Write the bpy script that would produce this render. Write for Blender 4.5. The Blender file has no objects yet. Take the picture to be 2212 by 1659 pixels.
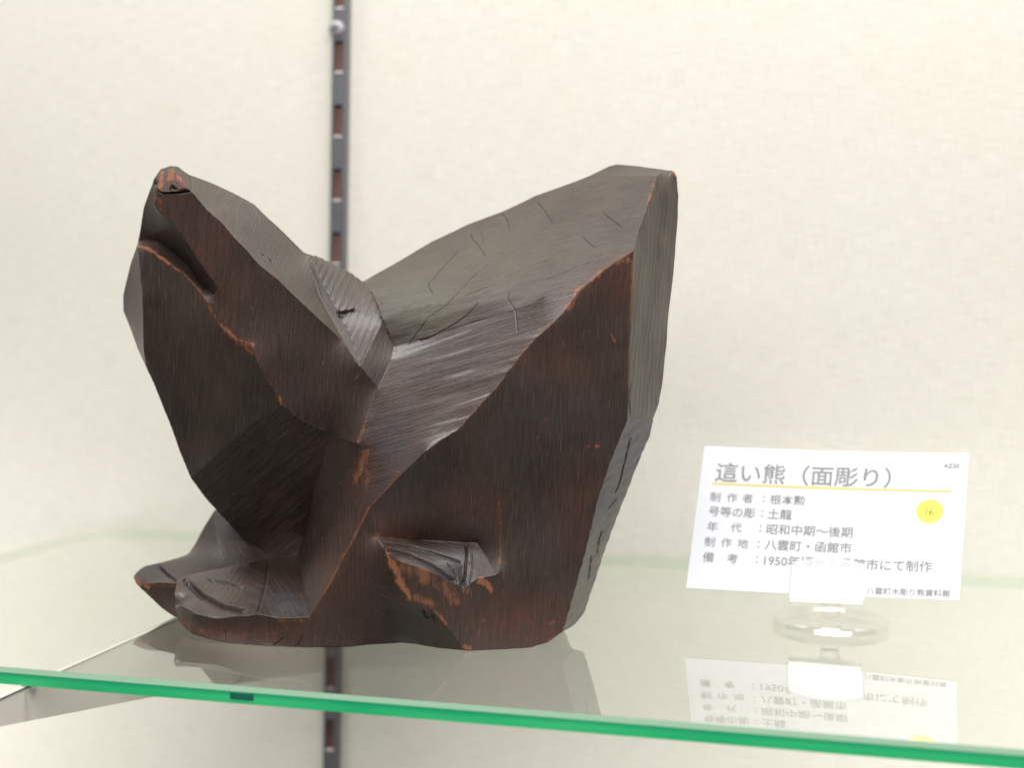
import bpy, math, random
import numpy as np
from mathutils import Vector, Matrix
from mathutils.geometry import tessellate_polygon
random.seed(4); rng = np.random.default_rng(4)
sc = bpy.context.scene
COL = sc.collection

# ------------------------------------------------------------ camera
F = 3000.0                                   # focal length in pixels of a 2212 px wide picture
YAW, PITCH, ROLL = math.radians(12.62), math.radians(2.60), math.radians(1.08)
CAM = np.array([0, 0, 0.15666])
fw = np.array([-math.sin(YAW)*math.cos(PITCH), math.cos(YAW)*math.cos(PITCH), -math.sin(PITCH)])
rt = np.cross(fw, [0, 0, 1]); rt /= np.linalg.norm(rt); up = np.cross(rt, fw)
rt, up = rt*math.cos(ROLL)+up*math.sin(ROLL), up*math.cos(ROLL)-rt*math.sin(ROLL)
cam = bpy.data.cameras.new('camera'); camo = bpy.data.objects.new('camera', cam); COL.objects.link(camo)
M = Matrix.Identity(4)
for i in range(3):
    M[i][0] = rt[i]; M[i][1] = up[i]; M[i][2] = -fw[i]; M[i][3] = CAM[i]
camo.matrix_world = M
cam.sensor_width = 36; cam.lens = 36*F/2212
cam.clip_start = 0.02; cam.clip_end = 50
cam.dof.use_dof = True; cam.dof.focus_distance = 0.66; cam.dof.aperture_fstop = 5.6
sc.camera = camo

# ------------------------------------------------------------ world and light
w = bpy.data.worlds.new('World'); sc.world = w; w.use_nodes = True
w.node_tree.nodes['Background'].inputs[0].default_value = (1.0, 0.98, 0.93, 1)
w.node_tree.nodes['Background'].inputs[1].default_value = 0.15
def area(name, loc, target, size, power, col):
    l = bpy.data.lights.new(name, 'AREA'); l.shape = 'RECTANGLE'; l.size, l.size_y = size; l.energy = power; l.color = col
    o = bpy.data.objects.new(name, l); COL.objects.link(o); o.location = loc
    o.rotation_euler = (Vector(target)-Vector(loc)).to_track_quat('-Z', 'Y').to_euler()
    return o
area('case_lamp', (-0.22, 0.50, 1.45), (-0.22, 0.76, 0.0), (2.3, 0.40), 36.5, (1.0, 0.985, 0.955))
for lx_, lw_, le_ in ((0.42, 1.10, 1.75), (-0.95, 0.80, 1.7)):       # unseen strips added under the shelf front to brighten the lower wall
    area('lower_wall_fill', (lx_, 0.50, -0.055), (lx_, 0.925, -0.235), (lw_, 0.03), le_, (1.0, 0.985, 0.955)).data.spread = math.radians(110)
area('front_fill', (0.15, -0.45, 0.95), (-0.2, 0.9, 0.0), (1.4, 0.9), 25.0, (1.0, 0.985, 0.96))  # unseen soft fill added on the camera side
sc.view_settings.view_transform = 'Standard'; sc.view_settings.look = 'None'
sc.view_settings.exposure = 0.0; sc.view_settings.gamma = 1.0

# ------------------------------------------------------------ helpers
def ray(x, y): return fw + rt*((x-1106)/F) - up*((y-829.5)/F)
def at(x, y, Y):
    d = ray(x, y); return CAM + d*(Y/d[1])
def ground(x, y):
    d = ray(x, y); return CAM + d*(-CAM[2]/d[2])
def proj(P):
    d = np.asarray(P)-CAM; k = d@fw
    return np.stack([1106+F*(d@rt)/k, 829.5-F*(d@up)/k], -1)
def link(name, mesh, parent=None, mat=None):
    o = bpy.data.objects.new(name, mesh); COL.objects.link(o)
    if mat: mesh.materials.append(mat)
    if parent: o.parent = parent
    return o
def mesh_obj(name, v, f, mat=None, parent=None, smooth=False):
    me = bpy.data.meshes.new(name); me.from_pydata([tuple(map(float, p)) for p in v], [], f); me.update()
    if smooth:
        for p in me.polygons: p.use_smooth = True
    return link(name, me, parent, mat)
def empty(name, loc, label, cat):
    o = bpy.data.objects.new(name, None); COL.objects.link(o); o.location = loc; o['label'] = label; o['category'] = cat
    o.empty_display_size = 0.02
    return o
def fix_parent(child, parent):
    child.parent = parent; child.matrix_parent_inverse = Matrix.Translation(-Vector(parent.location))
def boxmesh(x0, x1, y0, y1, z0, z1):
    v = [(x, y, z) for x in (x0, x1) for y in (y0, y1) for z in (z0, z1)]
    return v, [(0, 1, 3, 2), (4, 6, 7, 5), (0, 4, 5, 1), (2, 3, 7, 6), (0, 2, 6, 4), (1, 5, 7, 3)]
def join(parts):
    V = []; Fc = []
    for v, f in parts:
        n = len(V); V += list(v); Fc += [tuple(i+n for i in q) for q in f]
    return V, Fc
def bevel(o, wd, seg=2):
    m = o.modifiers.new('bevel', 'BEVEL'); m.width = wd; m.segments = seg; m.limit_method = 'ANGLE'; return o
def lathe(cx, cy, prof, n=64):
    V = []; Fc = []
    for r, z in prof:
        for k in range(n):
            a = 2*math.pi*k/n; V.append((cx+r*math.cos(a), cy+r*math.sin(a), z))
    m = len(prof)
    for j in range(m-1):
        for k in range(n):
            Fc.append((j*n+k, j*n+(k+1) % n, (j+1)*n+(k+1) % n, (j+1)*n+k))
    Fc.append(tuple(range(n-1, -1, -1))); Fc.append(tuple((m-1)*n+k for k in range(n)))
    return V, Fc

# ------------------------------------------------------------ materials
def mat(name):
    m = bpy.data.materials.new(name); m.use_nodes = True; nt = m.node_tree
    for n in list(nt.nodes): nt.nodes.remove(n)
    out = nt.nodes.new('ShaderNodeOutputMaterial')
    return m, nt, out
def N(nt, typ, **kw):
    n = nt.nodes.new(typ)
    for k, v in kw.items():
        if k.startswith('i_'):
            key = k[2:].replace('_', ' ')
            n.inputs[int(key) if key.isdigit() else key].default_value = v
        else: setattr(n, k, v)
    return n
def mathn(nt, op, a, b=None, clamp=False):
    n = nt.nodes.new('ShaderNodeMath'); n.operation = op; n.use_clamp = clamp
    for i, x in enumerate((a, b)):
        if x is None: continue
        if isinstance(x, (int, float)): n.inputs[i].default_value = x
        else: nt.links.new(x, n.inputs[i])
    return n.outputs[0]
def mixc(nt, fac, a, b):
    n = nt.nodes.new('ShaderNodeMix'); n.data_type = 'RGBA'
    for i, x in ((0, fac), (6, a), (7, b)):
        if isinstance(x, (int, float, tuple)): n.inputs[i].default_value = x
        else: nt.links.new(x, n.inputs[i])
    return n.outputs[2]
def ramp(nt, src, a, b, c0=0.0, c1=1.0):
    n = nt.nodes.new('ShaderNodeMapRange'); n.inputs[1].default_value = a; n.inputs[2].default_value = b
    n.inputs[3].default_value = c0; n.inputs[4].default_value = c1; nt.links.new(src, n.inputs[0]); return n.outputs[0]
def simple(name, col, rough=0.5, metal=0.0, spec=0.5, bump=None, var=0.0):
    m, nt, out = mat(name); p = N(nt, 'ShaderNodeBsdfPrincipled')
    p.inputs['Roughness'].default_value = rough; p.inputs['Metallic'].default_value = metal
    p.inputs['Specular IOR Level'].default_value = spec
    tc = N(nt, 'ShaderNodeTexCoord'); no = N(nt, 'ShaderNodeTexNoise', i_Scale=120.0, i_Detail=4.0)
    nt.links.new(tc.outputs['Object'], no.inputs['Vector'])
    c2 = tuple(min(1, c*(1+var)) for c in col[:3])+(1,); c1 = tuple(c*(1-var) for c in col[:3])+(1,)
    nt.links.new(mixc(nt, no.outputs[0], c1, c2), p.inputs['Base Color'])
    if bump:
        b = N(nt, 'ShaderNodeBump', i_Strength=bump, i_Distance=0.0004); nt.links.new(no.outputs[0], b.inputs['Height']); nt.links.new(b.outputs[0], p.inputs['Normal'])
    nt.links.new(p.outputs[0], out.inputs[0]); return m

def wall_mat():
    m, nt, out = mat('linen_wallpaper'); p = N(nt, 'ShaderNodeBsdfPrincipled', i_Roughness=0.9)
    p.inputs['Specular IOR Level'].default_value = 0.15
    tc = N(nt, 'ShaderNodeTexCoord')
    def ns(sx, sz, s, d=3.0):
        mp = N(nt, 'ShaderNodeMapping'); mp.inputs['Scale'].default_value = (sx, 1, sz); nt.links.new(tc.outputs['Object'], mp.inputs[0])
        n = N(nt, 'ShaderNodeTexNoise', i_Scale=s, i_Detail=d, i_Roughness=0.6); nt.links.new(mp.outputs[0], n.inputs['Vector']); return n.outputs[0]
    h = ns(0.16, 2.4, 400); v = ns(2.4, 0.16, 400); cloud = ns(1, 1, 9, 4); slub = ns(0.1, 1.6, 160, 2)
    weave = mathn(nt, 'ADD', mathn(nt, 'MULTIPLY', h, 0.6), mathn(nt, 'MULTIPLY', v, 0.4))
    speck = ns(1, 1, 230, 2)
    c = mixc(nt, ramp(nt, weave, 0.36, 0.64), (0.585, 0.566, 0.506, 1), (0.695, 0.676, 0.614, 1))
    c = mixc(nt, ramp(nt, cloud, 0.35, 0.7, 0, 0.22), c, (0.61, 0.575, 0.48, 1))
    c = mixc(nt, ramp(nt, slub, 0.58, 0.75, 0, 0.22), c, (0.53, 0.50, 0.42, 1))
    c = mixc(nt, ramp(nt, speck, 0.68, 0.76, 0, 0.5), c, (0.74, 0.72, 0.67, 1))
    nt.links.new(c, p.inputs['Base Color'])
    b = N(nt, 'ShaderNodeBump', i_Strength=0.3, i_Distance=0.0005); nt.links.new(weave, b.inputs['Height']); nt.links.new(b.outputs[0], p.inputs['Normal'])
    nt.links.new(p.outputs[0], out.inputs[0]); return m

def glassy(name, tint, rough=0.0, strength=1.0, r0=0.04, milky=0.0, milkcol=(0.9, 0.9, 0.9, 1), double=True):
    """thin clear sheet: transparent + Schlick mirror"""
    m, nt, out = mat(name)
    geo = N(nt, 'ShaderNodeNewGeometry'); dot = N(nt, 'ShaderNodeVectorMath', operation='DOT_PRODUCT')
    nt.links.new(geo.outputs['Incoming'], dot.inputs[0]); nt.links.new(geo.outputs['Normal'], dot.inputs[1])
    c = mathn(nt, 'ABSOLUTE', dot.outputs['Value'])
    k = mathn(nt, 'POWER', mathn(nt, 'SUBTRACT', 1.0, c, True), 5.0)
    r = mathn(nt, 'ADD', mathn(nt, 'MULTIPLY', k, 1-r0), r0)
    if double: r = mathn(nt, 'DIVIDE', mathn(nt, 'MULTIPLY', r, 2.0), mathn(nt, 'ADD', r, 1.0))
    r = mathn(nt, 'MULTIPLY', r, strength, True)
    t = N(nt, 'ShaderNodeBsdfTransparent'); t.inputs[0].default_value = tint
    g = N(nt, 'ShaderNodeBsdfGlossy', i_Roughness=rough); g.inputs[0].default_value = (0.99, 1, 0.98, 1)
    first = t.outputs[0]
    if milky > 0:
        d = N(nt, 'ShaderNodeBsdfDiffuse'); d.inputs[0].default_value = milkcol
        tr = N(nt, 'ShaderNodeBsdfTranslucent'); tr.inputs[0].default_value = milkcol
        dd = N(nt, 'ShaderNodeMixShader', i_0=0.15); nt.links.new(d.outputs[0], dd.inputs[1]); nt.links.new(tr.outputs[0], dd.inputs[2])
        x = N(nt, 'ShaderNodeMixShader', i_0=milky); nt.links.new(t.outputs[0], x.inputs[1]); nt.links.new(dd.outputs[0], x.inputs[2]); first = x.outputs[0]
    x = N(nt, 'ShaderNodeMixShader'); nt.links.new(r, x.inputs[0]); nt.links.new(first, x.inputs[1]); nt.links.new(g.outputs[0], x.inputs[2])
    nt.links.new(x.outputs[0], out.inputs[0]); return m

def edge_mat():
    m, nt, out = mat('green_glass_edge'); p = N(nt, 'ShaderNodeBsdfPrincipled', i_Roughness=0.25)
    tc = N(nt, 'ShaderNodeTexCoord'); mp = N(nt, 'ShaderNodeMapping'); mp.inputs['Scale'].default_value = (1, 1, 6)
    nt.links.new(tc.outputs['Object'], mp.inputs[0])
    no = N(nt, 'ShaderNodeTexNoise', i_Scale=9.0, i_Detail=3.0); nt.links.new(mp.outputs[0], no.inputs['Vector'])
    sx = N(nt, 'ShaderNodeSeparateXYZ'); nt.links.new(tc.outputs['Object'], sx.inputs[0])
    c = mixc(nt, ramp(nt, no.outputs[0], 0.35, 0.65), (0.006, 0.40, 0.15, 1), (0.07, 0.62, 0.23, 1))
    c = mixc(nt, ramp(nt, sx.outputs[2], -0.0017, -0.0042, 0, 1), (0.004, 0.30, 0.14, 1), c)
    nt.links.new(c, p.inputs['Base Color']); p.inputs['Specular IOR Level'].default_value = 0.5
    nt.links.new(p.outputs[0], out.inputs[0]); return m

def wood_mat():
    m, nt, out = mat('dark_stained_wood'); p = N(nt, 'ShaderNodeBsdfPrincipled')
    uv = N(nt, 'ShaderNodeUVMap', uv_map='grain'); tc = N(nt, 'ShaderNodeTexCoord')
    at1 = N(nt, 'ShaderNodeAttribute', attribute_name='mask'); at2 = N(nt, 'ShaderNodeAttribute', attribute_name='mask2')
    s1 = N(nt, 'ShaderNodeSeparateColor'); nt.links.new(at1.outputs['Color'], s1.inputs[0])
    s2 = N(nt, 'ShaderNodeSeparateColor'); nt.links.new(at2.outputs['Color'], s2.inputs[0])
    wear, red, crack = s1.outputs; olive, streak, gloss = s2.outputs
    def ns(src, scl, s, d=4.0, r=0.6, dist=0.0):
        mp = N(nt, 'ShaderNodeMapping'); mp.inputs['Scale'].default_value = scl; nt.links.new(src, mp.inputs[0])
        n = N(nt, 'ShaderNodeTexNoise', i_Scale=s, i_Detail=d, i_Roughness=r, i_Distortion=dist); nt.links.new(mp.outputs[0], n.inputs['Vector']); return n.outputs[0]
    grain = ns(uv.outputs[0], (0.05, 1, 1), 1.3, 5.0, 0.65)          # uv in millimetres, u along the tool marks
    fine = ns(uv.outputs[0], (0.10, 1, 1), 5.0, 3.0, 0.6)
    blotch = ns(tc.outputs['Object'], (1, 1, 1), 32.0, 5.0, 0.6)
    small = ns(tc.outputs['Object'], (1, 1, 1), 420.0, 3.0, 0.6)
    vert = ns(tc.outputs['Object'], (1, 1, 0.06), 700.0, 3.0, 0.6)   # growth lines of the block, upright
    base = mixc(nt, ramp(nt, blotch, 0.35, 0.65), (0.021, 0.0130, 0.0100, 1), (0.044, 0.0275, 0.0215, 1))
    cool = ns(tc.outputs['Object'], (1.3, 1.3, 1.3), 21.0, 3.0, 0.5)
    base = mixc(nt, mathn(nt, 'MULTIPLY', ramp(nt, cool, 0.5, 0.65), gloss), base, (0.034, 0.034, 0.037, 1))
    gs = ramp(nt, streak, 0.2, 0.9, 0.22, 0.6)
    base = mixc(nt, mathn(nt, 'MULTIPLY', ramp(nt, grain, 0.46, 0.68), gs), base, (0.078, 0.052, 0.041, 1))
    base = mixc(nt, mathn(nt, 'MULTIPLY', ramp(nt, grain, 0.50, 0.34), gs), base, (0.014, 0.009, 0.007, 1))
    base = mixc(nt, mathn(nt, 'MULTIPLY', ramp(nt, vert, 0.5, 0.72), 0.35), base, (0.012, 0.008, 0.007, 1))
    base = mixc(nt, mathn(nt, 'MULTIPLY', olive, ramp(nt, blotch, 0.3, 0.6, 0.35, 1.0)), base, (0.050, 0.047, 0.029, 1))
    redc = mixc(nt, ramp(nt, vert, 0.4, 0.6), (0.090, 0.022, 0.012, 1), (0.040, 0.012, 0.008, 1))
    base = mixc(nt, mathn(nt, 'MULTIPLY', red, ramp(nt, blotch, 0.3, 0.6, 0.5, 1.0)), base, redc)
    wn = mathn(nt, 'ADD', mathn(nt, 'MULTIPLY', small, 0.6), mathn(nt, 'MULTIPLY', vert, 1.6)); wn = mathn(nt, 'SUBTRACT', wn, 0.6)
    wmask = ramp(nt, mathn(nt, 'ADD', mathn(nt, 'MULTIPLY', wear, 0.62), wn), 0.68, 1.08)
    wc = mixc(nt, ramp(nt, wear, 0.3, 1.0), (0.085, 0.033, 0.019, 1), (0.215, 0.080, 0.034, 1))
    base = mixc(nt, wmask, base, wc)
    base = mixc(nt, crack, base, (0.006, 0.004, 0.003, 1))
    for rz, thr in ((0.5, 0.70), (-0.9, 0.715)):
        mp = N(nt, 'ShaderNodeMapping'); mp.inputs['Rotation'].default_value = (0, 0, rz); mp.inputs['Scale'].default_value = (0.09, 2.2, 1); nt.links.new(uv.outputs[0], mp.inputs[0])
        nn = N(nt, 'ShaderNodeTexNoise', i_Scale=0.9, i_Detail=1.5, i_Roughness=0.5); nt.links.new(mp.outputs[0], nn.inputs['Vector'])
        base = mixc(nt, ramp(nt, nn.outputs[0], thr, thr+.05, 0, 0.55), base, (0.16, 0.10, 0.075, 1))
    # dust specks
    base = mixc(nt, ramp(nt, small, 0.74, 0.80, 0, 0.25), base, (0.28, 0.24, 0.2, 1))
    nt.links.new(base, p.inputs['Base Color'])
    rr = mathn(nt, 'ADD', mathn(nt, 'MULTIPLY', gloss, -0.12), ramp(nt, grain, 0.3, 0.7, 0.40, 0.54))
    rr = mathn(nt, 'ADD', rr, mathn(nt, 'MULTIPLY', wmask, 0.15))
    nt.links.new(rr, p.inputs['Roughness']); p.inputs['Specular IOR Level'].default_value = 0.42; nt.links.new(mathn(nt, 'MULTIPLY', gloss, 0.42, True), p.inputs['Coat Weight']); p.inputs['Coat Roughness'].default_value = 0.27; p.inputs['Coat IOR'].default_value = 1.5
    hsum = mathn(nt, 'ADD', mathn(nt, 'MULTIPLY', grain, ramp(nt, streak, 0, 1, 0.35, 1.6)), mathn(nt, 'MULTIPLY', fine, 0.4))
    hsum = mathn(nt, 'ADD', hsum, mathn(nt, 'MULTIPLY', vert, 0.22))
    hsum = mathn(nt, 'ADD', hsum, mathn(nt, 'MULTIPLY', small, 0.15))
    b = N(nt, 'ShaderNodeBump', i_Strength=1.0, i_Distance=0.00038); nt.links.new(hsum, b.inputs['Height']); nt.links.new(b.outputs[0], p.inputs['Normal'])
    nt.links.new(p.outputs[0], out.inputs[0]); return m

WOOD = wood_mat()

# ------------------------------------------------------------ setting
WY = 0.925
wallo = mesh_obj('wall', *boxmesh(-1.6, 1.4, WY, WY+0.05, -0.9, 1.6), wall_mat()); wallo['kind'] = 'structure'

# glass shelf -------------------------------------------------
shelf = empty('glass_shelf', (0, 0.54, 0), 'green edged clear glass shelf carrying the dark carved bear and the white caption card', 'shelf')
SX0, SX1, SY0, SY1, TH = -0.515, 0.75, 0.54, WY-0.004, 0.0068
Rr = 0.052
outl = [(SX0, SY0), (SX1, SY0), (SX1, SY1)]
cx, cy = SX0+Rr, SY1-Rr
for k in range(0, 13):
    a = math.radians(90+k*7.5); outl.append((cx+Rr*math.cos(a), cy+Rr*math.sin(a)))
n = len(outl)
CH = 0.0026
def sheet(z): return [(x, y, z) for x, y in outl], [tuple(range(n))]
inn = [(x+(CH if i in (0,) else 0), y) for i, (x, y) in enumerate(outl)]
topv = [(x, (y+CH if i < 2 else y), 0.0) for i, (x, y) in enumerate(outl)]
top = mesh_obj('top_face', topv, [tuple(range(n))], glassy('shelf_glass', (0.985, 0.995, 0.975, 1), strength=1.0, r0=0.045)); fix_parent(top, shelf)
mb, ntb, outb = mat('shelf_glass_under'); tb = N(ntb, 'ShaderNodeBsdfTransparent'); tb.inputs[0].default_value = (0.985, 0.995, 0.975, 1); ntb.links.new(tb.outputs[0], outb.inputs[0])
bot = mesh_obj('under_face', [(x, y, -TH) for x, y in outl], [tuple(range(n-1, -1, -1))], mb); fix_parent(bot, shelf)
EM = edge_mat()
fe = mesh_obj('front_edge', [(SX0, SY0, -TH), (SX1, SY0, -TH), (SX1, SY0, -CH*0.65), (SX0, SY0, -CH*0.65)], [(0, 1, 2, 3)], EM); fix_parent(fe, shelf)
ch = mesh_obj('polished_chamfer', [(SX0, SY0, -CH*0.65), (SX1, SY0, -CH*0.65), (SX1, SY0+CH, 0), (SX0, SY0+CH, 0)], [(0, 1, 2, 3)],
              simple('pale_green_chamfer', (0.15, 0.25, 0.175, 1), 0.5, spec=0.1)); fix_parent(ch, shelf)
v = [(x, y, 0.0) for x, y in outl[1:]]+[(SX0, SY0, 0)]+[(x, y, -TH) for x, y in outl[1:]]+[(SX0, SY0, -TH)]
q = [(i, i+1, n+i+1, n+i) for i in range(n-1)]
re = mesh_obj('back_edge', v, q, glassy('green_glass_back_edge', (0.80, 0.93, 0.80, 1), strength=0.15, milky=0.2, milkcol=(0.42, 0.62, 0.45, 1))); fix_parent(re, shelf)
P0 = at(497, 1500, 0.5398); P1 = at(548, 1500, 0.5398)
dk = mesh_obj('edge_refraction_patch', *boxmesh(P0[0], P1[0], 0.5395, 0.5403, -0.0050, -0.0018), simple('dark_teal', (0.006, 0.12, 0.08, 1), 0.35, var=0.3)); bevel(dk, 0.0004); fix_parent(dk, shelf)  # teal piece painted in for the dark refraction inside the glass edge

# bracket under the shelf --------------------------------------
BX = -0.338
br = empty('shelf_bracket', (BX, WY, -0.01), 'pale grey tapered steel bracket under the left end of the glass shelf', 'bracket')
GREY = simple('grey_painted_steel', (0.60, 0.57, 0.51, 1), 0.55, var=0.03)
side = [(0.40, 0.001-0.0082), (0.400, -0.0090), (0.523, -0.0200), (0.658, -0.0430), (0.717, -0.0540), (WY-0.012, -0.092), (WY-0.012, -0.0082)]
v = [(BX-0.0012, y, z) for y, z in side]+[(BX+0.0012, y, z) for y, z in side]; m_ = len(side)
pl = mesh_obj('bracket_plate', v, [tuple(range(m_)), tuple(range(2*m_-1, m_-1, -1))]+[(i, m_+i, m_+(i+1) % m_, (i+1) % m_) for i in range(m_)], GREY); fix_parent(pl, br)
rub = simple('clear_rubber', (0.75, 0.75, 0.78, 1), 0.15, spec=0.8)
V_, F_ = lathe(BX+0.0010, 0.5465, [(0.0019, -0.0098), (0.0030, -0.0092), (0.0030, -0.0073), (0.0026, -0.0069)], 20)
bp = mesh_obj('rubber_bumper', V_, F_, rub, smooth=False); fix_parent(bp, br)
lip = mesh_obj('dark_top_edge', *boxmesh(BX-0.0016, BX+0.0016, 0.40, WY-0.012, -0.0082, -0.0078), simple('dark_gasket', (0.05, 0.048, 0.045, 1), 0.8, spec=0.1)); fix_parent(lip, br)

# slotted rail -------------------------------------------------
RX = -0.3318; HW = 0.0054
rail = empty('slotted_rail', (RX, WY, -0.2), 'dark grey slotted metal upright fixed to the cream wall behind the carving', 'shelf rail')
RM = simple('dark_rail_metal', (0.22, 0.22, 0.24, 1), 0.36, metal=0.8, bump=0.2, var=0.12)
yf, yb = WY-0.0075, WY-0.0050
slots = [0.3265-0.0440*k for k in range(-1, 7)]+[-0.1483-0.0440*k for k in range(-3, 6)]
slots = sorted(s for s in slots)
parts = []
SW = 0.0031; SH = 0.0215
z = -0.45
for s in slots:
    parts.append(boxmesh(RX-SW-0.0006, RX+SW-0.0006, yf, yb, z, s)); z = s+SH
parts.append(boxmesh(RX-SW-0.0006, RX+SW-0.0006, yf, yb, z, 0.6))
parts.append(boxmesh(RX-HW, RX-SW-0.0006, yf, yb, -0.45, 0.6)); parts.append(boxmesh(RX+SW-0.0006, RX+HW, yf, yb, -0.45, 0.6))
parts.append(boxmesh(RX-HW, RX-HW+0.0013, yb, WY, -0.45, 0.6)); parts.append(boxmesh(RX+HW-0.0013, RX+HW, yb, WY, -0.45, 0.6))
ro = mesh_obj('rail_channel', *join(parts), RM); fix_parent(ro, rail)
bk = mesh_obj('channel_back', *boxmesh(RX-HW+0.0014, RX+HW-0.0014, WY-0.0038, WY-0.0004, -0.45, 0.6), simple('red_brown_backing', (0.15, 0.072, 0.052, 1), 0.7, var=0.25)); fix_parent(bk, rail)
lipm = simple('painted_lip_glint', (0.55, 0.50, 0.50, 1), 0.3, metal=0.3)  # paler colour paints the light caught by each slot's lower edge
for s in slots:
    if s > -0.2:
        l_ = mesh_obj('slot_lip', *boxmesh(RX-SW-0.0004, RX+SW-0.0008, yf-0.0006, yb-0.0004, s-0.0016, s+0.0004), lipm); bevel(l_, 0.0005); fix_parent(l_, rail)
Vs, Fs = [], []
scz = 0.3560
prof = [(0.0056, 0), (0.0056, 0.0008), (0.0050, 0.0020), (0.0036, 0.0028), (0.0018, 0.0031)]
V_, F_ = lathe(0, 0, prof, 28)
V_ = [(RX-0.0022+x, yf-zz, scz+y) for x, y, zz in V_]
so = mesh_obj('screw_head', V_, [tuple(reversed(f)) for f in F_], simple('zinc_screw', (0.32, 0.32, 0.34, 1), 0.5, metal=0.4, bump=0.6), smooth=False); fix_parent(so, rail)
cr = join([boxmesh(RX-0.0050, RX+0.0006, yf-0.0034, yf-0.0030, scz-0.0005, scz+0.0005), boxmesh(RX-0.0027, RX-0.0017, yf-0.0035, yf-0.00301, scz-0.0028, scz+0.0028)])
cs = mesh_obj('screw_slot', *cr, simple('screw_slot_dark', (0.05, 0.05, 0.055, 1), 0.5)); fix_parent(cs, so)

# ------------------------------------------------------------ caption card
card = empty('caption_card', (0.0, 0.735, 0.02), 'white printed caption card with Japanese text and round yellow sticker', 'caption card')
cBL, cBR, cTL, cTR = at(1482, 1270, .725), at(2072, 1298, .725), at(1522, 963, .768), at(2093, 980, .768)
nrm = np.cross(cBR-cBL, cTL-cBL); nrm /= np.linalg.norm(nrm)
if nrm[1] > 0: nrm = -nrm
def card_p(s, t, off=0.0):
    a = cTL*(1-s)+cTR*s; b = cBL*(1-s)+cBR*s
    bow = -0.0014*(1-((s-0.45)/0.5)**2) if abs(s-.45) < .56 else -0.0014*(1-((.56)/.5)**2)
    return a*(1-t)+b*t + nrm*(bow+off)
W_, H_ = np.linalg.norm(cBR-cBL), np.linalg.norm(cTL-cBL)
NX, NY = 40, 10
v = [card_p(i/NX, j/NY, o) for o in (0, -0.0003) for j in range(NY+1) for i in range(NX+1)]
K = (NX+1)*(NY+1)
f = [(j*(NX+1)+i, (j+1)*(NX+1)+i, (j+1)*(NX+1)+i+1, j*(NX+1)+i+1) for j in range(NY) for i in range(NX)]
f += [tuple(k+K for k in reversed(q)) for q in f]
edge = [i for i in range(NX+1)]+[(j+1)*(NX+1)-1 for j in range(1, NY+1)]+[NY*(NX+1)+i for i in range(NX-1, -1, -1)]+[j*(NX+1) for j in range(NY-1, 0, -1)]
f += [(edge[i], edge[(i+1) % len(edge)], edge[(i+1) % len(edge)]+K, edge[i]+K) for i in range(len(edge))]
PAPER = simple('white_paper', (0.545, 0.555, 0.59, 1), 0.75, spec=0.2, var=0.01)
pc = mesh_obj('paper', v, f, PAPER); fix_parent(pc, card)
INK = simple('grey_print', (0.19, 0.19, 0.20, 1), 0.8, var=0.05)
dg = bpy.context.evaluated_depsgraph_get
def text_mesh(body):
    cu = bpy.data.curves.new('t', 'FONT'); cu.body = body; cu.size = 1.0; cu.resolution_u = 3; cu.offset = 0.010
    o = bpy.data.objects.new('t', cu); COL.objects.link(o)
    bpy.context.view_layer.update()
    me = bpy.data.meshes.new_from_object(o.evaluated_get(dg()))
    v = np.array([p.co[:2] for p in me.vertices]).reshape(-1, 2); fc = [tuple(p.vertices) for p in me.polygons]
    bpy.data.objects.remove(o); bpy.data.curves.remove(cu); bpy.data.meshes.remove(me)
    return v, fc
def put_text(body, s0, s1, tc, h=None, name='lettering', matl=None, hscale=None):
    """print text between s0 and s1 on the card, vertically centred at tc"""
    v, fc = text_mesh(body)
    x0, x1 = v[:, 0].min(), v[:, 0].max(); k = (s1-s0)*W_/(x1-x0)
    y0, y1 = v[:, 1].min(), v[:, 1].max(); ky = k if h is None else h*H_/(y1-y0)
    pts = [card_p(s0+(x-x0)*k/W_, tc-((y-(y0+y1)/2)*ky)/H_, 0.00012) for x, y in v]
    o = mesh_obj(name, pts, fc, matl or INK); fix_parent(o, card); return o
put_text('這い熊（面彫り）', .056, .722, .185, name='title_lettering')
def row(tc, items, nm='lettering'):
    for b, s0, s1 in items: put_text(b, s0, s1, tc, name=nm)
row(.365, [('制', .047, .087), ('作', .112, .151), ('者', .172, .212), ('根本勲', .277, .410)])
row(.467, [('号等の彫', .049, .227), ('土龍', .275, .366)])
row(.573, [('年', .050, .090), ('代', .141, .181), ('昭和中期～後期', .277, .599)])
row(.680, [('制', .047, .087), ('作', .111, .150), ('地', .174, .214), ('八雲町・函館市', .277, .600)])
row(.786, [('備', .048, .090), ('考', .141, .181), ('1950年頃から函館市にて制作', .281, .896)])
for tc in (.365, .467, .573, .680, .786):
    for dt in (-.017, .017):
        a = [card_p(0.2535+.0034*math.cos(k*math.pi/4), tc+dt+.0062*math.sin(k*math.pi/4), .00012) for k in range(8)]
        o = mesh_obj('colon_dot', a, [tuple(range(8))], INK); fix_parent(o, card)
put_text('八雲町木彫り熊資料館', .668, .966, .958)
put_text('AZ20', .912, .968, .092, matl=simple('light_grey_print', (0.10, 0.10, 0.11, 1), .8))
v = [card_p(.049+(.945-.049)*i/30, .262+dt, .00012) for dt in (0, .0155) for i in range(31)]
o = mesh_obj('orange_rule', v, [(i, i+1, 32+i, 31+i) for i in range(30)], simple('orange_print', (0.74, 0.44, 0.15, 1), .8)); fix_parent(o, card)
rs = 0.0067
v = [card_p(.873, .412, .0003)]+[card_p(.873+rs/W_*math.cos(k*math.pi/24), .412+rs/H_*math.sin(k*math.pi/24), .0003) for k in range(48)]
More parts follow.
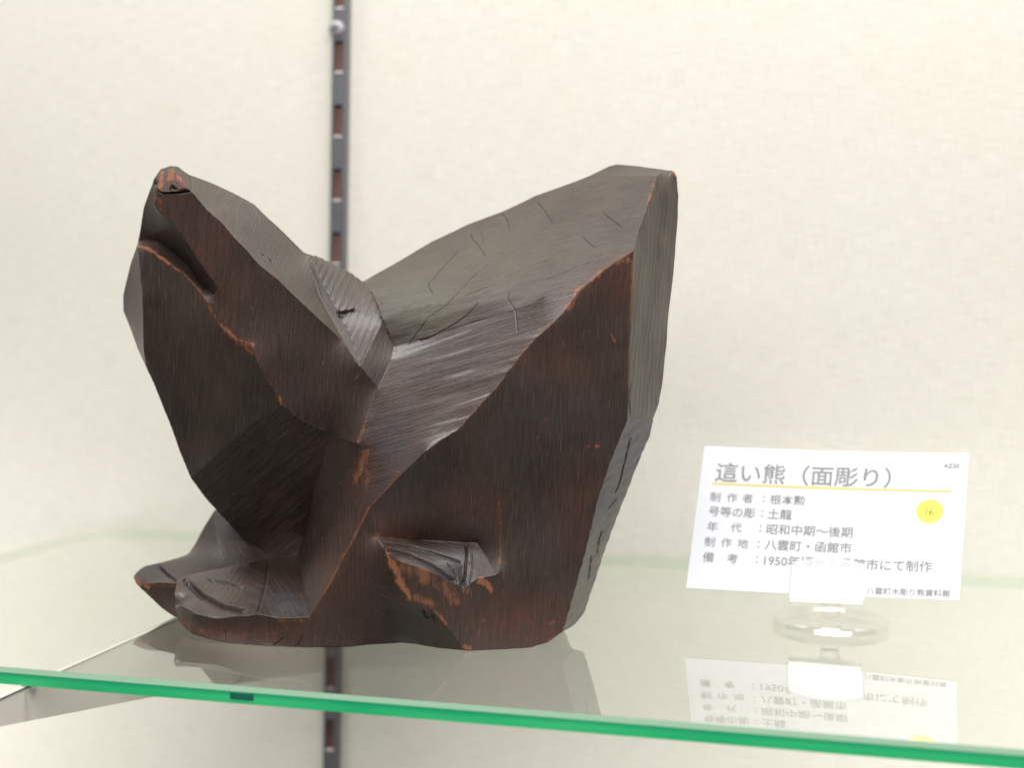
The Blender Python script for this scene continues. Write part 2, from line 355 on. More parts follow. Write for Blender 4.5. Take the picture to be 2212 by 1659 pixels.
stk = mesh_obj('number_sticker', v, [(0, k+1, (k+1) % 48+1) for k in range(48)], simple('yellow_sticker', (0.88, 0.78, 0.09, 1), .7)); fix_parent(stk, card)
def stroke(pts, wd, off, name, parent, m):
    """pen line in card millimetres around the sticker centre"""
    pts = [np.array(p, float) for p in pts]; L = []; R_ = []
    for i, p in enumerate(pts):
        d = pts[min(i+1, len(pts)-1)]-pts[max(i-1, 0)]; d /= np.linalg.norm(d); nn = np.array([-d[1], d[0]])*wd/2
        L.append(p+nn); R_.append(p-nn)
    P_ = [card_p(.873+q[0]/1000/W_, .412-q[1]/1000/H_, off) for q in L+R_]; k = len(pts)
    o = mesh_obj(name, P_, [(i, i+1, k+i+1, k+i) for i in range(k-1)], m); fix_parent(o, parent); return o
PEN = simple('pencil_grey', (0.10, 0.10, 0.06, 1), .8)
stroke([(-1.2, 2.2), (-1.7, 0), (-2.2, -2.2)],   .55, .00045, 'handwritten_digit', card, PEN)
stroke([(1.5, 2.3), (0.6, 1.2), (0.05, -.2), (-.1, -1.5), (.4, -2.3), (1.3, -2.2), (1.9, -1.4), (1.6, -.6), (.9, -.5), (.2, -1.1)],   .55, .00045, 'handwritten_digit', card, PEN)

# clear stand ---------------------------------------------------
SC = ground(1794, 1352)
stand = empty('card_stand', tuple(SC), 'clear plastic stand with round domed base gripping the caption card', 'card stand')
def clear_solid():
    m, nt, out = mat('clear_acrylic'); g = N(nt, 'ShaderNodeBsdfGlass', i_IOR=1.45, i_Roughness=0.02); g.inputs[0].default_value = (0.99, 0.99, 0.98, 1)
    t = N(nt, 'ShaderNodeBsdfTransparent'); x = N(nt, 'ShaderNodeMixShader', i_0=0.62)
    nt.links.new(t.outputs[0], x.inputs[1]); nt.links.new(g.outputs[0], x.inputs[2])
    d = N(nt, 'ShaderNodeBsdfDiffuse'); d.inputs[0].default_value = (0.93, 0.93, 0.93, 1); y = N(nt, 'ShaderNodeMixShader', i_0=0.02)
    nt.links.new(x.outputs[0], y.inputs[1]); nt.links.new(d.outputs[0], y.inputs[2]); nt.links.new(y.outputs[0], out.inputs[0]); return m
ACR = clear_solid()
r_ = 0.0302
V_, F_ = lathe(SC[0], SC[1], [(r_-.001, 0.0004), (r_, 0.0012), (r_, 0.0036), (r_-.0012, 0.0046), (r_-.0042, 0.0050), (0.0195, 0.0062), (0.0165, 0.0080), (0.0105, 0.0088), (0.0070, 0.0096), (0.0052, 0.0125)], 96)
o = mesh_obj('round_base', V_, F_, glassy('clear_base', (0.975, 0.975, 0.97, 1), rough=.04, r0=.09, milky=.07, milkcol=(0.7, 0.7, 0.7, 1)), smooth=True); m_ = o.modifiers.new('edges', 'EDGE_SPLIT'); m_.split_angle = math.radians(28); fix_parent(o, stand)
V_, F_ = lathe(SC[0], SC[1]-.004, [(0.0052, 0.0125), (0.0050, 0.0150), (0.0066, 0.0172)], 40)
o = mesh_obj('stem', V_, F_, ACR, smooth=True); fix_parent(o, stand)
def clip(off0, off1, s0, s1, t0, t0m, t1, name, m):
    n_ = 16; v = []
    for off in (off0, off1):
        for i in range(n_+1):
            s = s0+(s1-s0)*i/n_; u_ = (i/n_-.5)*2; v.append(card_p(s, t0m+(t0-t0m)*u_*u_, off))
        for i in range(n_+1):
            s = s0+(s1-s0)*i/n_; v.append(card_p(s, t1, off))
    a = n_+1; f = []
    for i in range(n_):
        f += [(i, i+1, a+i+1, a+i), (2*a+a+i, 2*a+a+i+1, 2*a+i+1, 2*a+i), (2*a+i, 2*a+i+1, i+1, i), (a+i, a+i+1, 3*a+i+1, 3*a+i)]
    f += [(0, a, 3*a, 2*a), (n_, 2*a+n_, 3*a+n_, a+n_)]
    o = mesh_obj(name, v, f, m); fix_parent(o, stand); return o
clip(.0010, .0026, .390, .663, .800, .762, 1.035, 'front_clip', glassy('painted_glare_clip', (0.98, 0.98, 0.98, 1), rough=.08, strength=0.6, milky=.36, milkcol=(0.66, 0.67, 0.69, 1)))  # milky white paints the overhead lamp's glare on clear plastic
clip(-.0026, -.0010, .390, .663, .800, .762, 1.035, 'rear_clip', ACR)
clip(-.0026, .0026, .395, .658, 1.037, 1.037, 1.062, 'clip_foot', glassy('clear_clip_foot', (0.97, 0.97, 0.95, 1), rough=.05, milky=.22, milkcol=(0.85, 0.85, 0.85, 1)))

# ------------------------------------------------------------ carved bear
# corner points of the facets: picture position and distance Y (mm) of each; real depth, closed at the back below
V = {}
def pt(k, x, y, Y): V[k] = (x, y, Y)
def chain(prefix, lst):
    ks = []
    for i, (x, y, Y) in enumerate(lst): k = f'{prefix}{i}'; pt(k, x, y, Y); ks.append(k)
    return ks
def lerpY(prefix, xy, Y0, Y1):
    d = [0]
    for a, b in zip(xy, xy[1:]): d.append(d[-1]+math.hypot(b[0]-a[0], b[1]-a[1]))
    return chain(prefix, [(x, y, Y0+(Y1-Y0)*t/d[-1]) for (x, y), t in zip(xy, d)])
# head outline, nose to ear
nz1, nz2 = (333, 382), (330, 396)
pt('n_l', 332, 386, 650); pt('n_ll', 329, 398, 651); pt('n_t0', 346, 365, 656); pt('n_t', 369, 357, 657); pt('n_t1', 386, 359, 656); pt('n_t2', 401, 371, 652); pt('n_r', 409, 376, 650)
pt('nf_l', 338.5, 405.5, 643); pt('nf_bl', 348, 415, 641); pt('nf_r', 408.4, 409, 638); pt('nf_tl', 363.7, 369, 646); pt('nf_tr', 377.6, 369, 645)
pt('s_l', 337, 422, 643); pt('s_r', 420, 419, 637); pt('s_ll', 325, 408, 650)
HT = chain('ht', [(464, 397, 654), (506, 417, 655), (551, 442, 657), (576, 467, 657), (618, 506, 658), (657, 545, 660)])
pt('e0', 668.5, 550, 655); pt('e1', 699, 612.5, 648); pt('e2', 727, 666, 642); pt('e3', 758, 730, 636); pt('e4', 777.6, 791.5, 630)
pt('m1', 688, 635, 645); pt('m2', 741, 735.6, 633)
pt('eo1', 688, 554, 662); pt('eo2', 720, 570, 666); pt('eo3', 755, 587, 668); pt('eo4', 786, 610, 666); pt('eo5', 800, 626.5, 662); pt('eo6', 825, 691, 647); pt('eo7', 823, 704, 644)
pt('eom', 815, 660, 654)
MR = lerpY('mr', [(447.6, 453), (478, 478), (506, 512), (534, 540), (559.5, 570.5), (598.6, 601)], 636, 629)
CK = chain('ck', [(660, 660, 629), (702, 699, 630)])
# mouth
UL = chain('ul', [(333, 438, 643), (338.5, 450, 643), (380.5, 489.4, 640), (408, 531, 638), (447.6, 590, 635), (470, 621, 634)])
DL = chain('dl', [(298, 521, 664), (316, 517, 664), (344, 523, 662), (386, 554, 658), (414, 587, 654), (442, 624, 648), (461.6, 637, 641)])
LL = chain('ll', [(295.5, 531, 652), (321.7, 537, 649), (363.7, 568, 645), (397, 590, 642), (431, 626.5, 639), (450, 655, 636)])
pt('mc', 464, 652, 635)
JR = chain('jr', [(478, 705, 633), (509, 733, 631), (545.5, 744, 629), (548, 763.5, 629)])
J2 = chain('js', [(560.7, 787, 629), (582.5, 827.5, 630), (610.5, 874, 631)])
pt('mm', 559.5, 685, 628)
OL = chain('ol', [(310.5, 447.5, 657)])
LCo = chain('lc', [(282.5, 568, 660), (266, 638, 668), (265.5, 671, 670), (282.5, 713, 668), (296.5, 749.5, 664), (316, 794, 658)])
LR = chain('lr', [(299, 542.6, 650), (308, 637.7, 648), (310.5, 749.6, 651)])
OB = chain('ob', [(334, 834, 657), (368, 917.6, 658), (390, 980, 660), (411.5, 1032.6, 663)])
OC = chain('oc', [(442.6, 1076, 671), (477, 1113.4, 677), (520, 1160, 690), (555, 1196, 696)])
NC = chain('nc', [(551, 911, 637), (498.6, 955, 645), (445.7, 1001.5, 654)])
NE = chain('ne', [(651, 908, 633), (697.5, 930, 635), (713, 936, 637)])
AR = chain('ar', [(696, 1000, 647), (676, 1067, 664), (669.5, 1113, 675), (657, 1157, 684)])
pt('pa', 575, 1208, 686); pt('pb', 641, 1202, 684)
AC = chain('ac', [(846, 777, 640), (815.6, 837, 634), (787.6, 905, 630), (769, 958, 628), (781.4, 1004.6, 624), (784.5, 1067, 620)])
pt('k', 851, 748, 646)
# near front paw
PO = chain('po', [(537, 1216.5, 665), (492, 1225, 663), (455, 1232, 660), (422, 1239, 656), (394.5, 1247, 649), (380.5, 1261, 641), (376, 1284, 634), (377.6, 1314.5, 632), (383, 1340, 632)])
PT = chain('pt', [(388, 1308, 625), (419.6, 1326.6, 617), (470, 1338, 613.5), (509, 1332, 612.5), (537, 1331, 612), (556.6, 1327, 612), (601, 1336, 611.5), (669, 1334, 612)])
pt('pm', 573, 1261, 640); pt('pr', 656, 1278, 634)
PB = chain('pb', [(397, 1357, 628), (414, 1370, 620), (450, 1381.6, 614.5), (492, 1390, 612.5), (576, 1397, 612), (660, 1399.5, 614), (758, 1402, 622), (793, 1397.5, 628), (868, 1389, 637)])
# long worn edge, bottom to top
LE = chain('le', [(699, 1283.7, 612.0), (716, 1255.7, 612.0), (744, 1200, 612.0), (766.4, 1160.6, 612.0), (780, 1130, 612.0), (797, 1096, 612.0), (819.6, 1074, 612.0), (849, 1041, 612.5), (920, 974, 613.5), (987, 929.6, 619.2), (1036, 877, 623.3), (1070, 839.7, 626.2), (1126, 765, 630.6), (1163.5, 724.7, 633.7), (1194.5, 696.7, 636.4), (1225.6, 665.7, 639.1), (1250.5, 629, 641.0), (1300, 586, 645.3), (1337.5, 560, 648.7), (1368.6, 541, 651.6)])
RG = chain('rg', [(899, 737, 645), (961, 715, 644), (1039, 690.5, 643), (1110.6, 669, 641), (1176, 641, 640)])
TO = chain('to', [(790.5, 604.5, 690), (853, 569, 702), (930, 523, 710), (1008, 485, 714), (1083, 457, 716), (1154, 423, 718), (1216, 401.5, 719), (1275, 378, 719)])
TS = chain('ts', [(1316, 358, 728), (1334, 354, 730), (1381, 358, 724), (1437, 366, 706)])
pt('c1', 1421, 379, 686)
RLf = chain('rf', [(1406, 420, 678), (1381, 495, 662)])
RO = chain('ro', [(1455.6, 368, 702), (1463, 380, 703), (1466.5, 423, 704), (1459, 548, 703), (1443, 703, 701), (1431, 827, 699), (1424, 873.5, 697), (1410.6, 905, 694)])
HR = chain('hr', [(1365.5, 610, 652.6), (1360, 734, 654.4), (1357, 843, 656.1), (1354, 910, 657.0), (1345, 933, 656.5), (1319, 996.6, 655.0), (1289, 1086, 653.6), (1267, 1183, 653.1), (1244.6, 1265, 652.3), (1216, 1366, 651.3)])
pt('rm', 1382.6, 901.5, 674)
RB = chain('rb', [(1405, 937, 695), (1371.5, 1019, 692), (1334, 1116, 690), (1300.6, 1205.5, 690), (1271, 1299, 690), (1262, 1326, 687), (1241, 1351, 674)])
BB = chain('bb', [(1185, 1389, 648.5), (1147.6, 1399.5, 644.8), (1091.7, 1403, 639.0), (1009.6, 1407.5, 630.5), (942.5, 1402, 632.0), (897.7, 1392, 635.0)])
# hind paw
HP = chain('hp', [(814, 1161, 613.0), (830.6, 1188, 607.8), (862, 1212.4, 611.6), (905, 1227, 616.3), (950, 1244, 621.3), (985, 1260, 625.2), (1000, 1285, 627.3), (1014, 1263, 628.3), (1032, 1250, 629.9), (1073, 1242, 634.1)])
HU = chain('hu', [(1030, 1172, 641.0), (1004, 1172, 640.0), (905, 1167, 630.0)])
pt('hm', 998, 1215, 631)
HW = chain('hw', [(838, 1218, 609.2), (855, 1259, 611.7), (883, 1296, 615.3), (933, 1319, 620.9), (961, 1348.6, 624.4), (996.6, 1393, 628.9)])
HC = chain('hc', [(1022, 905, 622.4), (1065.6, 1004, 628.8), (1077, 1086, 631.5), (1079, 1160, 633.1)])
pt('w', 834, 1291, 624)

FAC = [  # group, ring of corners, tool direction (deg), tool strength, part
 ('nose_front', ['nf_tl', 'nf_tr', 'nf_r', 'nf_bl', 'nf_l'], 80, .2, 'nose'),
 ('nose_l', ['nf_tl', 'nf_l', 'n_ll', 'n_l', 'n_t0', 'n_t'], 60, .2, 'nose'),
 ('nose_r', ['n_t', 'n_t1', 'n_t2', 'n_r', 'nf_r', 'nf_tr', 'nf_tl'], 60, .2, 'nose'),
 ('slot', ['nf_l', 'nf_bl', 'nf_r', 's_r', 's_l', 's_ll', 'n_ll'], 0, .1, 'head'),
 ('m_top', ['n_r', *HT, 'e0', 'm1', 'm2', CK[1], CK[0], *MR[::-1], 's_r', 'nf_r'], 112, .3, 'head'),
 ('m_strip', ['e0', 'e1', 'e2', 'e3', 'e4', 'm2', 'm1'], 60, .2, 'head'),
 ('ear', ['e0', 'eo1', 'eo2', 'eo3', 'eo4', 'eo5', 'eom', 'eo6', 'eo7', 'e4', 'e3', 'e2', 'e1'], 113, .9, 'ear'),
 ('m_side', ['s_l', 's_r', *MR, 'mm', JR[3], JR[2], JR[1], JR[0], 'mc', UL[5], UL[4], UL[3], UL[2], UL[1], UL[0]], 100, .35, 'head'),
 ('mouth_roof', ['s_ll', 's_l', *UL, DL[6], DL[5], DL[4], DL[3], DL[2], DL[1], DL[0], OL[0]], 60, .2, 'head'),
 ('lip', [*DL, UL[5], 'mc', LL[5], LL[4], LL[3], LL[2], LL[1], LL[0]], 40, .2, 'head'),
 ('jaw', [LL[0], LL[1], LL[2], LL[3], LL[4], LL[5], 'mc', *JR, *J2, *NC, OB[3], OB[2], OB[1], OB[0], LCo[5], LR[2], LR[1], LR[0]], 92, .55, 'head'),
 ('left_cheek', [LL[0], LR[0], LR[1], LR[2], LCo[5], LCo[4], LCo[3], LCo[2], LCo[1], LCo[0]], 80, .4, 'head'),
 ('cheek', [MR[5], *CK, 'm2', 'e4', AC[1], AC[2], AC[3], NE[2], NE[1], NE[0], J2[2], J2[1], J2[0], JR[3], 'mm'], 95, .3, 'head'),
 ('neck_strip', ['e4', 'eo7', 'eo6', 'k', AC[0], AC[1]], 110, .6, 'head'),
 ('recess', [J2[2], *NE, *AR, 'pb', 'pa', *OC[::-1], OB[3], *NC[::-1]], 140, .8, 'head'),
 ('arm', [AC[3], AC[4], AC[5], LE[5], LE[4], LE[3], LE[2], LE[1], LE[0], PT[7], 'pr', 'pb', AR[3], AR[2], AR[1], AR[0], NE[2]], 92, .35, 'body'),
 ('paw_l', ['pa', 'pm', PT[5], PT[4], PT[3], PT[2], PT[1], PT[0], PO[7], PO[6], PO[5], PO[4], PO[3], PO[2], PO[1], PO[0]], 25, .3, 'front_paw'),
 ('paw_m', ['pa', 'pb', 'pr', PT[7], PT[6], PT[5], 'pm'], 60, .5, 'front_paw'),
 ('paw_side', [PT[0], PT[1], PT[2], PT[3], PT[4], PT[5], PT[6], PT[7], PB[5], PB[4], PB[3], PB[2], PB[1], PB[0], PO[8], PO[7]], 90, .3, 'front_paw'),
 ('mid', [PT[7], *LE[:6], HP[0], HP[1], HW[0], 'w', PB[8], PB[7], PB[6], PB[5]], 92, .3, 'body'),
 ('flank', ['k', *RG, LE[16], LE[15], LE[14], LE[13], LE[12], LE[11], LE[10], LE[9], LE[8], LE[7], LE[6], LE[5], AC[5], AC[4], AC[3], AC[2], AC[1], AC[0]], -17, .9, 'body'),
 ('back', [*TO, 'c1', *RLf, LE[19], LE[18], LE[17], LE[16], *RG[::-1], 'k', 'eo6', 'eom', 'eo5', 'eo4'], -14, .8, 'body'),
 ('tail_top', [TO[7], *TS, 'c1'], 0, .3, 'body'),
 ('rump', ['c1', TS[3], *RO, 'rm', HR[3], HR[2], HR[1], HR[0], LE[19], RLf[1], RLf[0]], 93, 1.0, 'body'),
 ('rump_low', [HR[3], 'rm', RO[7], *RB, HR[9], HR[8], HR[7], HR[6], HR[5], HR[4]], -32, .6, 'body'),
 ('haunch_l', [LE[5], LE[6], LE[7], LE[8], LE[9], HC[0], HC[1], HC[2], HC[3], HP[9], HU[0], HU[1], HU[2], HP[0]], 92, .3, 'body'),
 ('haunch_r', [LE[9], LE[10], LE[11], LE[12], LE[13], LE[14], LE[15], LE[16], LE[17], LE[18], LE[19], *HR, BB[0], BB[1], BB[2], BB[3], HW[5], HP[6], HP[7], HP[8], HP[9], HC[3], HC[2], HC[1], HC[0]], 92, .3, 'body'),
 ('hpaw_top', [HP[0], HU[2], HU[1], 'hm', HP[6], HP[5], HP[4], HP[3], HP[2], HP[1]], 12, .5, 'hind_paw'),
 ('hpaw_end', [HU[1], HU[0], HP[9], HP[8], HP[7], HP[6], 'hm'], 80, .4, 'hind_paw'),
 ('hpaw_side', [HP[1], HP[2], HP[3], HP[4], HP[5], HP[6], HW[5], HW[4], HW[3], HW[2], HW[1], HW[0]], 90, .5, 'hind_paw'),
 ('wedge', [HW[0], HW[1], HW[2], HW[3], HW[4], HW[5], BB[3], BB[4], BB[5], PB[8], 'w'], 30, .3, 'body'),
]
# soft borders: these groups blend without a hard crease
SOFT = [('haunch_l', 'haunch_r'), ('m_side', 'cheek'), ('arm', 'flank'), ('mid', 'paw_side'), ('mid', 'wedge')]
FAR = {
 'f0': (462, 1103, 712), 'f1': (442, 1135.4, 706), 'f2': (419.6, 1177.4, 700), 'f3': (405.6, 1198, 694), 'f4': (375, 1208, 686), 'f5': (341, 1217, 678), 'f6': (310.5, 1223.5, 674),
 'f7': (294, 1236, 670), 'f8': (288, 1247, 667), 'f9': (294, 1261, 664), 'f10': (313, 1281, 661), 'f11': (347, 1314, 656), 'f12': (375, 1334, 653), 'f13': (420, 1352, 650), 'f14': (520, 1345, 655),
 'f15': (640, 1260, 680), 'f16': (640, 1150, 700), 'f17': (560, 1100, 712), 'f18': (510, 1085, 714), 'g0': (308, 1262, 662), 'g1': (341, 1259, 657), 'g2': (382, 1261, 654), 'g3': (430, 1272, 652), 'g4': (366.5, 1244.5, 664), 'g5': (500, 1245, 672),
 'g6': (468, 1150, 697)}
FARF = [
 ('far_top', ['f0', 'g6', 'g5', 'g3', 'g2', 'g4', 'f5', 'f4', 'f3', 'f2', 'f1'], -35, .6, 'front_paw2'),
 ('far_top2', ['f0', 'f18', 'f17', 'f16', 'f15', 'g5', 'g6'], 50, .4, 'front_paw2'),
 ('far_claw', ['f5', 'g4', 'g2', 'g1', 'g0', 'f8', 'f7', 'f6'], 40, .2, 'front_paw2'),
 ('far_side', ['f8', 'g0', 'g1', 'g2', 'g3', 'g5', 'f15', 'f14', 'f13', 'f12', 'f11', 'f10', 'f9'], 90, .2, 'front_paw2')]

def Dz(lst, ox, oy, k): return [(ox+k*x, oy+k*y) for x, y in lst]
z2 = lambda l: Dz(l, 790.5, 330, .3108)
z5 = lambda l: Dz(l, 756, 825, .373)
z4 = lambda l: Dz(l, 240.6, 1065.5, .2797)
z1 = lambda l: Dz(l, 240.6, 330, .2797)
zh = lambda l: Dz(l, 756, 1113.6, .1865)
# carved lines: polyline, half width (mm), depth (mm), darkening
LINES = []
for l in ([(940, 415), (985, 470), (1000, 550)], [(1190, 340), (1230, 385), (1300, 490)], [(1645, 400), (1660, 430), (1780, 520)], [(1500, 575), (1530, 610), (1600, 665)],
          [(720, 550), (740, 600), (780, 640), (830, 720)], [(835, 775), (760, 840), (690, 910), (560, 1060), (440, 1140), (340, 1270), (290, 1340)],
          [(985, 965), (990, 1020), (1040, 1100), (1045, 1160), (1055, 1250)], [(1430, 285), (1445, 305)]):
    LINES.append((z2(l), .26, .32, .85))
LINES.append((z2([(640, 680), (560, 770), (440, 900), (435, 930), (465, 985)]), .28, .35, .85))
LINES.append((z2([(780, 1040), (700, 1130), (600, 1200), (520, 1245), (440, 1285), (360, 1305)]), .34, .45, .95))
for l in ([(760, 500), (800, 560), (820, 640)], [(680, 1000), (800, 950), (830, 935), (850, 940)], [(1230, 885), (1400, 820), (1560, 755)], [(250, 1110), (340, 1020)], [(370, 1110), (450, 1050)], [(960, 860), (1100, 800), (1260, 740)]):
    LINES.append((z2(l), .2, .2, .6))
for l in ([(1625, 320), (1590, 470), (1560, 590), (1530, 650)], [(1490, 740), (1550, 670)], [(1460, 860), (1440, 920), (1430, 1000)], [(1400, 1000), (1380, 1150)]):
    LINES.append((z5(l), .35, .7, .9))
for l in ([(880, 1060), (880, 1140)], [(1480, 1100), (1430, 1195)], [(1330, 1120), (1240, 1185)]):
    LINES.append((z4(l), .3, .6, .9))
LINES += [(z1([(1752, 1235), (1800, 1230), (1885, 1210)]), .75, 1.6, .95), (z1([(1752, 1240), (1770, 1262), (1800, 1245)]), 1.1, 1.8, 1),
          (z1([(1158, 778), (1190, 792)]), .38, .9, 1), (z1([(1215, 800), (1245, 850)]), .36, .9, 1),
          (z1([(1520, 810), (1575, 960), (1620, 1120)]), .25, .3, .3),
          (z1([(2100, 1180), (2060, 1130)]), .2, .3, .5),
          ([(343, 414), (352, 418), (385, 416), (410, 412)], .6, 1.9, 1.0), ([(363, 412), (371, 402), (380, 409)], .75, 1.6, 1.0), ([(385, 411), (405, 409)], .4, 1.0, .9), ([(333, 400), (338, 393)], .6, 1.4, 1.0),
          (z1([(605, 160), (620, 230), (612, 300)]), .35, .5, .2)]
LINES.append(([(800, 627), (815, 660), (825, 691), (850, 748)], .35, .6, .5))
# claw grooves
LINES += [([(403, 1256), (436, 1289), (481, 1312), (523, 1322)], 1.5, 2.2, .2), ([(453, 1253), (485, 1259), (520, 1268)], .8, 1.2, .2),
          ([(579, 1212), (573, 1261), (557, 1322)], .7, 1.0, .2), ([(341, 1222), (366, 1244), (383, 1256)], .8, 1.5, .35),
          ([(640, 1206), (654, 1262), (667, 1330)], .35, .4, .1)]
LINES += [(zh([(430, 330), (700, 370), (950, 430), (1200, 520), (1290, 550)]), .9, 1.3, .25), (zh([(430, 390), (700, 470), (950, 590), (1150, 730), (1230, 770)]), 1.2, 1.7, .25),
          (zh([(1130, 560), (1210, 650), (1250, 760)]), .4, .7, .5), (zh([(1345, 320), (1350, 500), (1330, 700), (1300, 830)]), .5, 1.1, .6), (zh([(1400, 400), (1420, 600), (1370, 820)]), .35, .5, .1)]
for l in ([(800, 1110), (850, 1120), (860, 1190), (920, 1200)], [(940, 1150), (970, 1240)]): LINES.append((zh(l), .9, .8, .95))
LINES += [(z5([(1630, 0), (1612, 90), (1625, 200)]), .3, .4, .2)]
# worn edges: polyline, half width (mm), strength
WEAR = [([V[k][:2] for k in LE[12:20]], .9, .55), ([V[k][:2] for k in LE[15:18]], 1.6, .8), ([V[k][:2] for k in LE[:6]], .8, .62), ([V[k][:2] for k in LE[5:13]], .7, .5),
        ([(1368, 545), (1365, 610), (1359, 734), (1356, 843)], .8, .55), ([(1352, 915), (1319, 998), (1289, 1086)], .7, .35), ([(1356, 560), (1335, 566)], 1.8, .7),
        ([V[k][:2] for k in MR], .6, .40), ([V[k][:2] for k in LL[:3]], 1.1, .95), ([V[k][:2] for k in LL[2:]], .8, .6),
        ([(450, 660), (478, 705), (509, 733), (548, 765)], 1.0, .72), ([(488, 712), (515, 738), (546, 748)], 1.6, .85), ([(548, 765), (561, 790), (583, 830)], .8, .4), ([(604, 858), (607, 872)], .9, .9),
        ([(790, 975), (778, 1005), (770, 1040)], 2.4, .75), ([(795, 1020), (790, 1055)], 1.4, .6), ([(800, 880), (785, 925), (775, 955)], .9, .5),
        ([(350, 372), (345, 400)], 1.0, .9), ([(372, 366), (368, 385)], 1.3, .75), ([(398, 400), (385, 380)], 1.2, .8), ([(335, 425), (345, 435)], 1.6, .6), ([(338, 440), (360, 468)], .8, .5),
        ([(836, 1196), (850, 1220), (862, 1252), (885, 1290)], 1.9, 1.0), ([(870, 1225), (940, 1255), (990, 1300)], 3.6, .62), ([(900, 1290), (940, 1310)], 2.2, .7), ([(1040, 1256), (1050, 1262), (1062, 1276)], 1.7, 1.6),
        ([(1012, 1272), (1004, 1290)], 1.0, .8), ([(940, 1320), (965, 1350)], 1.0, .8), ([(1015, 1402), (1000, 1400)], 1.5, .8),
        ([(1078, 1085), (1081, 1130), (1080, 1215)], .8, .75), ([(1072, 1060), (1078, 1085)], .7, .4), ([(900, 1160), (820, 1158), (805, 1162)], 1.4, .55), ([(900, 1164), (1000, 1168)], 1.0, .3),
        ([(386, 1318), (400, 1345), (440, 1365)], 2.2, .58), ([(440, 1362), (520, 1372), (650, 1360)], 2.0, .36), ([(600, 1342), (668, 1340)], 1.2, .5),
        ([(291, 1250), (300, 1262), (320, 1268)], 1.4, .95), ([(320, 1266), (382, 1266)], .9, .6), ([(1456, 371), (1460, 377)], 1.0, 1.0), ([(1406, 420), (1402, 432)], .9, .9), ([(1412, 398), (1410, 410)], .5, .6),
        ([(780, 800), (768, 818)], .5, .6), ([(846, 1035), (860, 1020)], .7, .4), ([(848, 1020), (880, 1015)], .35, .7), ([(858, 910), (880, 912)], .3, .7), ([(1288, 964), (1293, 964)], .8, .9),
        ([(1265, 965), (1275, 963)], .8, .6), ([(1320, 720), (1328, 738)], .7, .55), ([(1343, 822), (1347, 840)], .5, .6), ([(1085, 855), (1110, 868)], .5, .4), ([(1058, 880), (1075, 890)], .5, .3),
        ([(1187, 1349), (1196, 1343)], .8, .7), ([(1032, 1370), (1036, 1362)], .8, .6), ([(1040, 1345), (1046, 1338)], .8, .5), ([(1185, 1385), (1210, 1374)], 1.0, .6)]
SCR = [([(1075, 990), (1100, 1030)]), ([(740, 760), (735, 790)]), ([(700, 780), (690, 800)]), ([(1140, 760), (1105, 790)]), ([(560, 690), (540, 660), (520, 640)]), ([(830, 770), (800, 830)]), ([(838, 790), (818, 830)]),
       ([(850, 760), (842, 800)]), ([(770, 800), (752, 835)]), ([(1130, 1130), (1150, 1080)]), ([(1060, 1100), (1040, 1130)]), ([(680, 1210), (700, 1250)]), ([(1085, 1220), (1110, 1205)]), ([(1180, 900), (1160, 950)])]
for s in SCR: WEAR.append((s, .18, .55))

def seg_dist(P, line):
    P = P.astype(np.float32); best = np.full(len(P), 1e9, np.float32)
    L = np.array(line, np.float32)
    for a, b in zip(L, L[1:]):
        ab = b-a; t = np.clip(((P-a)@ab)/(ab@ab+1e-9), 0, 1); d = np.hypot(*(P-(a+t[:, None]*ab)).T); best = np.minimum(best, d)
    return best
PXMM = 4.7       # picture pixels per millimetre at the carving
FEAT = [([V[a][:2], V[b][:2]], -.4) for f_ in FAC for a, b in zip(f_[1], f_[1][1:]+f_[1][:1])]+[(l, hw) for l, hw, *_ in LINES]+[(l, hw) for l, hw, s in WEAR if hw > .3]

